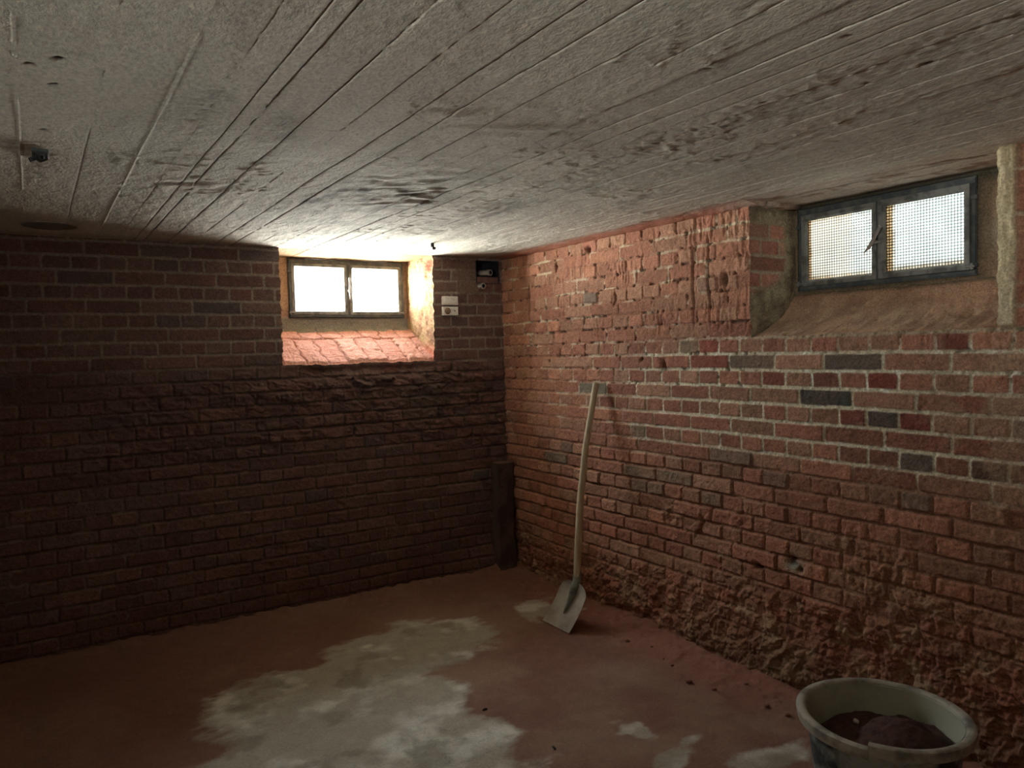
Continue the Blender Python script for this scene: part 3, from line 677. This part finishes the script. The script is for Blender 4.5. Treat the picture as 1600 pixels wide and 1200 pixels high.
def lathe(bm, prof, seg=48, closed=False):
    R = [[bm.verts.new((r * math.cos(2 * PI * j / seg), r * math.sin(2 * PI * j / seg), z)) for j in range(seg)] for r, z in prof]
    for a, b in zip(R, R[1:] + ([R[0]] if closed else [])):
        for j in range(seg): bm.faces.new((a[j], a[(j + 1) % seg], b[(j + 1) % seg], b[j]))
    return R
def spline(pts, n):
    P = np.array(pts, float); out = []
    for i in range(len(P) - 1):
        p0 = P[max(i - 1, 0)]; p1 = P[i]; p2 = P[i + 1]; p3 = P[min(i + 2, len(P) - 1)]
        for k in range(n):
            t = k / n; out.append(.5 * (2 * p1 + (p2 - p0) * t + (2 * p0 - 5 * p1 + 4 * p2 - p3) * t * t + (3 * p1 - p0 - 3 * p2 + p3) * t ** 3))
    out.append(P[-1]); return out

# ================================================================== WINDOWS
def window(name, loc, rz, w, h, pane_mat, lever, ajar):
    """local frame: X right, Y outwards, Z up; origin lower left corner of the frame, room-side face"""
    root = struct(empty(name, loc, (0, 0, rz)))
    b = bmesh.new(); o = .026
    for (x0, x1, z0, z1) in ((0, w, 0, o), (0, w, h - o * 1.3, h), (0, o, o, h - o * 1.3), (w - o, w, o, h - o * 1.3), (w / 2 - .014, w / 2 + .014, o, h - o * 1.3)):
        bx(b, x0, x1, 0, .045, z0, z1)
        bx(b, x0 + .006, x1 - .006, -.006, .002, z0 + .006, z1 - .006)
    for (x, z) in ((-.004, .03), (w - .020, .03), (-.004, h - .09), (w - .020, h - .09)): bx(b, x, x + .024, -.014, .002, z, z + .016)
    obj('window_frame', b, M_steel, root, False, .0015)
    sw = (w - 2 * o - .028) / 2; sh = h - o * 2.3
    for i in (0, 1):
        x0 = o + i * (sw + .028); yy = -.010 - (ajar if i else 0)
        b = bmesh.new(); s = .020
        X = (x0 - .006, x0 + sw + .006); Z = (o - .005, o + sh + .005)
        for (a0, a1, z0, z1) in ((X[0], X[1], Z[0], Z[0] + s), (X[0], X[1], Z[1] - s, Z[1]), (X[0], X[0] + s, Z[0] + s, Z[1] - s), (X[1] - s, X[1], Z[0] + s, Z[1] - s)):
            bx(b, a0, a1, yy, yy + .028, z0, z1)
        # putty bevel round the glass
        g0, g1, k0, k1 = X[0] + s, X[1] - s, Z[0] + s, Z[1] - s
        v = [b.verts.new(c) for c in ((g0, yy + .004, k0), (g1, yy + .004, k0), (g1, yy + .004, k1), (g0, yy + .004, k1))]
        q = [b.verts.new(c) for c in ((g0 + .008, yy + .016, k0 + .008), (g1 - .008, yy + .016, k0 + .008), (g1 - .008, yy + .016, k1 - .008), (g0 + .008, yy + .016, k1 - .008))]
        for j in range(4): b.faces.new((v[j], v[(j + 1) % 4], q[(j + 1) % 4], q[j]))
        f = obj('sash', b, M_sash, root, False, .0015)
        b = bmesh.new(); bx(b, g0, g1, yy + .016, yy + .020, k0, k1); obj('pane', b, pane_mat, f, False)
        b = bmesh.new()
        for hz in (Z[0] + .012,):
            hx = X[0] - .022 if i == 0 else X[1] - .012
            tube(b, [(hx, yy - .004, hz), (hx + .034, yy - .004, hz)], .0055, 10); bx(b, hx + (.006 if i == 0 else .018), hx + (.016 if i == 0 else .028), yy - .008, yy + .004, hz - .012, hz + .012)
        obj('hinge', b, M_sash, f, True)
    b = bmesh.new(); cx, cz = w / 2, h * .47
    L_, ang = lever; ca, sa = math.cos(ang), math.sin(ang)
    yl = -.036 - ajar
    tube(b, [(cx, -.004, cz), (cx, yl, cz)], [.009, .007], 12)
    tube(b, [(cx - ca * .035, yl, cz - sa * .035), (cx, yl, cz), (cx + ca * L_ * .4, yl - .004, cz + sa * L_ * .4), (cx + ca * L_, yl - .010, cz + sa * L_)], [.007, .0085, .006, .0075], 10)
    tube(b, [(cx - .005, yl + .012, cz - .006), (cx + .032, yl + .012, cz - .004)], .004, 8)
    tube(b, [(cx - ca * .03, yl, cz - sa * .03), (cx - ca * .055 - .004, yl - .006, cz - sa * .055)], [.005, .003], 8)
    obj('window_handle', b, M_pipe, root)
    return root
window('window_1', (F1['x0'], YB1 - .012, F1['z0']), 0, F1['x1'] - F1['x0'], F1['z1'] - F1['z0'], M_clear, (.085, PI / 2 + .03), 0)
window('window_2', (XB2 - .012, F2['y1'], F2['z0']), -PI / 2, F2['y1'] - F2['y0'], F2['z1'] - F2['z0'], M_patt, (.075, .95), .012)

window('window_added_fill', (-1.86, -.30, 1.64), PI / 2, .70, .36, M_clear, (.085, PI / 2 + .03), 0)  # added window out of view, there to let in fill light

# ================================================================== SHOVEL
M_blade = simple('worn_shovel_steel', (178, 172, 158), .5, .0, spot=(132, 120, 104), nscale=9, bump=.3, dist=.001, thr=(.35, .75))
M_sock = simple('green_grey_socket', (128, 132, 120), .5, .0, spot=(96, 94, 82), nscale=14)
M_wood = simple('ash_handle', (196, 180, 146), .6, 0, spot=(150, 132, 102), nscale=8, bump=.3, dist=.0006, thr=(.3, .8), vec=(6, 6, .6))
sv = tag(empty('shovel', (2.36, 3.345, 0)), 'long-handled square-bladed steel shovel with pale wooden handle leaning on brick wall', 'shovel')
O = Vector((2.36, 3.345, 0))
th = math.radians(54); ax = Vector((math.cos(th), 0, math.sin(th))); wx_ = Vector((0, -1, 0)); nn = ax.cross(wx_).normalized()
if nn.x > 0: nn = -nn                                                   # room-side normal
b = bmesh.new(); NU, NV = 30, 32; L_, Wd = .262, .248
grid = {}
def half_w(t):                                                          # half width along the blade
    hw = Wd / 2 * (1 - .04 * t)
    if t > .72: hw = Wd / 2 * .97 * math.sqrt(max(0, 1 - ((t - .72) / .30) ** 2.6)) 
    return max(hw, .03)
def blade_pt(s, t, thick):
    hw = half_w(t); w_ = s * hw
    dish = .018 * (s * s) * (1 - .55 * (1 - t)) + .010 * max(0, t - .8) / .2
    z = t * L_; bowl = .012 * math.sin(PI * t)
    keel = .016 * math.exp(-(w_ / .012) ** 2) * max(0, (t - .33) / .67) ** 1.0
    return ax * z + wx_ * w_ + nn * (dish - bowl + keel * 0 + thick)
for side, tk in ((0, .0), (1, -.0022)):
    for i in range(NU + 1):
        for j in range(NV + 1): grid[side, i, j] = b.verts.new(blade_pt(-1 + 2 * i / NU, j / NV, tk) + Vector((0, 0, .003)))
for i in range(NU):
    for j in range(NV):
        b.faces.new([grid[0, i, j], grid[0, i + 1, j], grid[0, i + 1, j + 1], grid[0, i, j + 1]])
        b.faces.new([grid[1, i, j], grid[1, i, j + 1], grid[1, i + 1, j + 1], grid[1, i + 1, j]])
rim = [(i, 0) for i in range(NU)] + [(NU, j) for j in range(NV)] + [(i, NV) for i in range(NU, 0, -1)] + [(0, j) for j in range(NV, 0, -1)]
for a_, c_ in zip(rim, rim[1:] + rim[:1]): b.faces.new([grid[0, a_[0], a_[1]], grid[1, a_[0], a_[1]], grid[1, c_[0], c_[1]], grid[0, c_[0], c_[1]]])
blade = obj('blade', b, M_blade, sv)
HP = [(2.5091, 3.3476, .2049), (2.5237, 3.3599, .3078), (2.5436, 3.3727, .4285), (2.5793, 3.394, .6375), (2.6156, 3.4081, .8137), (2.6462, 3.4187, .9559), (2.6886, 3.4258, 1.1172), (2.7246, 3.4312, 1.2511), (2.745, 3.4331, 1.327)]
HP = [Vector(p) - O for p in HP]
# socket: rolled steel tapering down the blade into a point
b = bmesh.new()
tip = ax * (.33 * L_) + nn * .0; mid = ax * (.62 * L_) + nn * .004; top = ax * (.90 * L_) + nn * .012
path = spline([tip, mid, top, HP[0] + Vector((0, 0, .03)), HP[1] + Vector((0, 0, -.02))], 6)
n_ = len(path); rad = [np.interp(i / (n_ - 1), [0, .25, .5, .75, 1], [.003, .012, .024, .023, .0205]) for i in range(n_)]
tube(b, path, rad, 16); obj('socket', b, M_sock, blade)
b = bmesh.new()
path = spline([HP[0] + Vector((.002, 0, .04))] + HP[1:], 6); n_ = len(path)
rad = [np.interp(i / (n_ - 1), [0, .35, .8, .97, .99, 1], [.0195, .0205, .0175, .0185, .0165, .009]) for i in range(n_)]
tube(b, path, rad, 18); obj('handle', b, M_wood, sv)

# ================================================================== TUB
def tub_mat(name, c1, c2, thr, nscale=7, rough=.55):
    return simple(name, c1, rough, 0, spot=c2, nscale=nscale, bump=.35, dist=.0015, thr=thr)
M_tub_out = tub_mat('black_tub_with_cement', (44, 54, 56), (164, 172, 164), (.42, .62), 9)
M_tub_in = tub_mat('cement_coated_inside', (168, 170, 150), (110, 112, 98), (.45, .75), 5, .8)
M_rim = tub_mat('cement_grey_rim', (176, 172, 158), (112, 112, 102), (.42, .66), 14, .55)
TB = Vector((2.20, 1.36, 0.012)); TR, TH = .2535, .35
tb = tag(empty('mortar_tub', TB), 'round black plastic mortar tub crusted with pale cement, cracked rim, near the wall', 'tub')
seg = 96; CR_A = math.radians(203)                                       # where the rim is split
def ring_z(a):                                                           # rim ends miss each other at the split
    f = ((a - CR_A) % (2 * PI)) / (2 * PI); return .014 * max(0, 1 - f * 5) - .006 * max(0, 1 - (1 - f) * 5), .010 * max(0, 1 - f * 6)
def shell(prof, name, mat, parent, gap=.0, ov=True):
    b = bmesh.new(); R = []
    for j in range(seg + 1):
        a = CR_A + gap + (2 * PI - 2 * gap) * j / seg; dz, dr = ring_z(a + (1e-6 if j < seg else -1e-6))
        R.append([b.verts.new(((r + dr * ss(.2, TH, np.array(z))) * math.cos(a), (r + dr * ss(.2, TH, np.array(z))) * math.sin(a), z + dz * float(ss(.18, TH, np.array(z))))) for r, z in prof])
    for a_, c_ in zip(R, R[1:]):
        for k in range(len(prof) - 1): b.faces.new((a_[k], c_[k], c_[k + 1], a_[k + 1]))
    return obj(name, b, mat, parent)
def rr(z, o=0.): return .185 + (.228 - .185) * (z / TH) + o
outer = [(0.001, 0), (.10, 0), (.175, 0), (.183, .006)] + [(rr(z), z) for z in np.linspace(.02, TH - .035, 14)]
body = shell(outer, 'tub_body', M_tub_out, tb)
inner = [(rr(z, -.004), z) for z in np.linspace(TH - .006, .02, 14)] + [(.10, .006), (.001, .006)]
shell(inner, 'tub_lining', M_tub_in, body)
shell([(rr(TH - .02, -.004), TH - .012), (rr(TH, .0) - .002, TH - .004), (rr(TH) + .006, TH), (TR - .006, TH), (TR, TH - .003), (TR + .001, TH - .012), (TR - .003, TH - .034), (TR - .007, TH - .036), (TR - .008, TH - .012), (rr(TH - .035) + .001, TH - .014), (rr(TH - .035), TH - .036)], 'rim', M_rim, tb, gap=.006)
# soil heaped in the tub
b = bmesh.new(); NR, NA = 40, 96; R = []
soil_r = rr(.225, -.009)
for i in range(NR + 1):
    row = []
    for j in range(NA):
        r = soil_r * i / NR; a = 2 * PI * j / NA; x, y = r * math.cos(a), r * math.sin(a)
        X_, Y_ = np.array([x]), np.array([y])
        z = .245 + .078 * math.exp(-((x - .035) ** 2 + (y + .045) ** 2) / .018) + .010 * float(fbm(X_, Y_, .05, 4, 901)[0]) + .004 * float(fbm(X_, Y_, .014, 3, 902)[0]) - .03 * math.exp(-((x + .10) ** 2 + (y - .12) ** 2) / .01)
        row.append(b.verts.new((x, y, z)))
    R.append(row)
for p_, q_ in zip(R, R[1:]):
    for j in range(NA): b.faces.new((p_[j], p_[(j + 1) % NA], q_[(j + 1) % NA], q_[j]))
bmesh.ops.remove_doubles(b, verts=b.verts, dist=1e-5)
M_soil = simple('dark_brown_rubble_dust', (86, 58, 48), .95, 0, spot=(60, 42, 36), nscale=40, bump=.8, dist=.004, thr=(.4, .65))
so = obj('soil', b, M_soil); so.location = TB
tag(so, 'dark brown earth and brick dust heaped inside the mortar tub', 'soil', kind='stuff')

def stone(name, loc, r, mat, seed, sc=(1, 1, .7)):
    b = bmesh.new(); bmesh.ops.create_icosphere(b, subdivisions=3, radius=1)
    for v in b.verts:
        c = v.co.copy(); n = float(fbm(np.array([c.x * 2 + c.z + seed]), np.array([c.y * 2 - c.z]), 1.3, 3, 910 + seed)[0])
        q = 1 + .35 * n; v.co = Vector((c.x * q * sc[0], c.y * q * sc[1], c.z * q * sc[2])) * r
    o = obj(name, b, mat); o.location = loc; o.rotation_euler = (0, 0, seed * 1.3); return o
M_chip = simple('pale_chip', (206, 200, 184), .8, 0)
tag(stone('mortar_chip', TB + Vector((.035, .115, .262)), .009, M_chip, 3, (1, 1, 1)), 'small white mortar chip on the earth at the back of the tub', 'chip')
tag(stone('mortar_chip', TB + Vector((.158, -.105, .252)), .005, M_chip, 5, (1, 1, 1)), 'tiny pale mortar chip at the right side of the tub', 'chip')

# ================================================================== small things on the back wall
yw = D - .004
pb = tag(empty('porcelain_plate', (2.367, yw, 1.864)), 'blank white porcelain plate on the back wall, upper of two', 'plate', 'porcelain plates beside the back window')
b = bmesh.new(); bx(b, -.056, .056, -.016, .01, -.029, .029); obj('plate_body', b, M_white, pb, False, .003)
b = bmesh.new(); bx(b, -.047, .047, -.019, -.014, -.021, .021); obj('raised_panel', b, M_white, pb, False, .002)
pc = tag(empty('porcelain_plate', (2.366, yw, 1.795)), 'white porcelain plate with a round brown knob, below the blank one', 'plate', 'porcelain plates beside the back window')
b = bmesh.new(); bx(b, -.056, .056, -.016, .01, -.029, .029); obj('plate_body', b, M_white, pc, False, .003)
b = bmesh.new(); tube(b, [(-.024, -.012, 0), (-.024, -.020, 0), (-.024, -.034, 0)], [.023, .022, .014], 20)
obj('knob', b, simple('brown_bakelite', (120, 96, 76), .5, 0), pc)
b = bmesh.new(); tube(b, [(.03, -.012, 0), (.03, -.019, 0)], .006, 10); obj('screw', b, M_pipe, pc)
def pipe_stub(loc, d, label):
    r = tag(empty('pipe_stub', loc), label, 'pipe')
    d = Vector(d); b = bmesh.new(); P0 = [Vector((0, 0, 0)), d * .6, d]
    tube(b, P0, .0185, 20, cap=False)
    t = d.normalized(); tube(b, [d * .86, d * 1.0], .0215, 20, cap=False)
    a = t.cross(Vector((0, 0, 1))).normalized(); c = t.cross(a); o_ = []; i_ = []
    for j in range(20):
        k = 2 * PI * j / 20; e = a * math.cos(k) + c * math.sin(k); o_.append(b.verts.new(d + e * .0215)); i_.append(b.verts.new(d + e * .0125))
    for j in range(20): b.faces.new((o_[j], o_[(j + 1) % 20], i_[(j + 1) % 20], i_[j]))
    obj('pipe_body', b, M_pipe, r)
    b = bmesh.new(); tube(b, [d * .99, d * .6, d * .3], .0128, 20, cap=False); tube(b, [d * .3, d * .32], .0128, 20); obj('bore', b, M_hole, r)
pipe_stub((2.625, D + .085, 2.062), (.045, -.125, -.006), 'upper grey pipe end inside the dark recess near the corner')
pipe_stub((2.600, D + .02, 1.966), (.008, -.065, -.002), 'lower grey pipe end just below the dark recess')
b = bmesh.new(); bx(b, RC['a'] + .004, RC['b'] + .004, -.0, .05, 1.984, 2.030)
fb = obj('recess_brick', b, simple('dusty_brown_brick', (116, 86, 78), .9, 0), None, False, .004); fb.location = (0, D - .004, 0)
tag(fb, 'dull brown brick laid across the bottom of the dark pipe recess', 'brick')
# pier stump in the corner
pr = Patches()
def rough_box(x0, x1, y0, y1, z0, z1, seed, col):
    n = 60
    zz = np.linspace(z0, z1, n)
    loop = [(x0, y1), (x0, y0), (x1, y0), (x1, y1)]; pts = []
    for (a, b_) in zip(loop, loop[1:]):
        for k in range(14): t = k / 14; pts.append((a[0] + (b_[0] - a[0]) * t, a[1] + (b_[1] - a[1]) * t))
    pts.append(loop[-1]); pts = np.array(pts)
    cx, cy = (x0 + x1) / 2, y1
    s = np.arange(len(pts)) * .012
    S_, Z_ = np.meshgrid(s, zz, indexing='ij')
    dn = .010 * fbm(S_, Z_, .09, 4, seed) + .012 * ss(.25, 0, Z_) * (1 + fbm(S_, Z_, .1, 3, seed + 1))
    Pn = np.stack([pts[:, 0][:, None] + (pts[:, 0] - cx)[:, None] / .1 * dn, pts[:, 1][:, None] - dn * (pts[:, 1][:, None] < y1 - .01), Z_], -1)
    cl = mix(lin(*col), lin(*col) * .6, ss(-.3, .3, fbm(S_, Z_, .1, 4, seed + 2)))
    pr.add(Pn, cl)
    top = np.stack([Pn[:, -1], np.broadcast_to([cx, cy, z1 + .004], Pn[:, -1].shape)], 1); pr.add(top, np.broadcast_to(lin(*col), top.shape))
rough_box(2.655, 2.775, 4.40, 4.52, -.02, .752, 950, (92, 74, 64))
struct(pr.build('trim_pier', M_brick))

# ================================================================== ceiling things
b = bmesh.new()
tube(b, [(0, 0, .012), (0, 0, -.018), (.006, 0, -.026), (.018, 0, -.026)], [.010, .010, .009, .007], 12)
hk = obj('ceiling_hook', b, M_dark); hk.location = (2.005, 4.0, H - .004); tag(hk, 'small dark iron hook stub in the ceiling near the back window', 'hook')
br_ = tag(empty('ceiling_bracket', (.052, 2.735, H - .002)), 'small dark metal bracket under the ceiling at the far left', 'bracket')
b = bmesh.new(); bx(b, -.022, .022, -.05, .05, -.006, .008); obj('base_plate', b, M_steel, br_, False, .002)
b = bmesh.new(); tube(b, [(-.016, -.03, -.004), (-.016, -.03, -.022), (0, -.03, -.030), (.016, -.03, -.022), (.016, -.03, -.004)], .004, 10)
obj('clip', b, M_dark, br_)
b = bmesh.new(); tube(b, [(0, .01, -.004), (0, .01, -.014)], .010, 12); obj('bolt', b, M_dark, br_)
b = bmesh.new(); tube(b, [(0, 0, 0), (.006, 0, -.012)], .009, 8); sc_ = obj('nail_stub', b, M_dark); sc_.location = (.028, 2.805, H); tag(sc_, 'dark nail stub in the ceiling beside the metal bracket', 'nail')
b = bmesh.new(); lathe(b, [(.001, -.006), (.10, -.006), (.112, -.003), (.118, .010)], 48)
M_disc = simple('grey_brown_cover', (138, 130, 118), .9, 0, nscale=8)
rc = obj('ceiling_cover', b, M_disc); rc.location = (.10, 4.15, H); tag(rc, 'flat round grey-brown cover on the ceiling above the back wall', 'cover')

# ================================================================== rubble on the floor
M_frag = simple('brick_rubble', (136, 90, 74), .95, 0, spot=(112, 84, 70), nscale=30, bump=.6, dist=.002)
def fz(x, y): return float(floor_fields(np.array([x]), np.array([y]))[0][0])
random.seed(11)
for i in range(16):
    y = 1.85 + i * .125 + random.uniform(-.04, .04); x = W - random.uniform(.16, .34) + (.06 if y > 3.3 else 0); r = random.uniform(.006, .014)
    if y > 3.1: continue
    o = stone('brick_fragment', (x, y, fz(x, y) + r * .4), r, M_frag, 20 + i)
    tag(o, 'little reddish brick crumb lying in the dust along the right wall', 'rubble', 'brick crumbs along the right wall')
for (x, y, lab) in ((1.56, 2.75, 'dark curled scrap on the floor right of the pale patch'), (1.62, 2.33, 'dark crumb on the floor between pale patch and tub')):
    o = stone('debris_scrap', (x, y, fz(x, y) + .003), .009, M_dark, 60 + int(x * 10), (1.4, .5, .5)); tag(o, lab, 'debris')
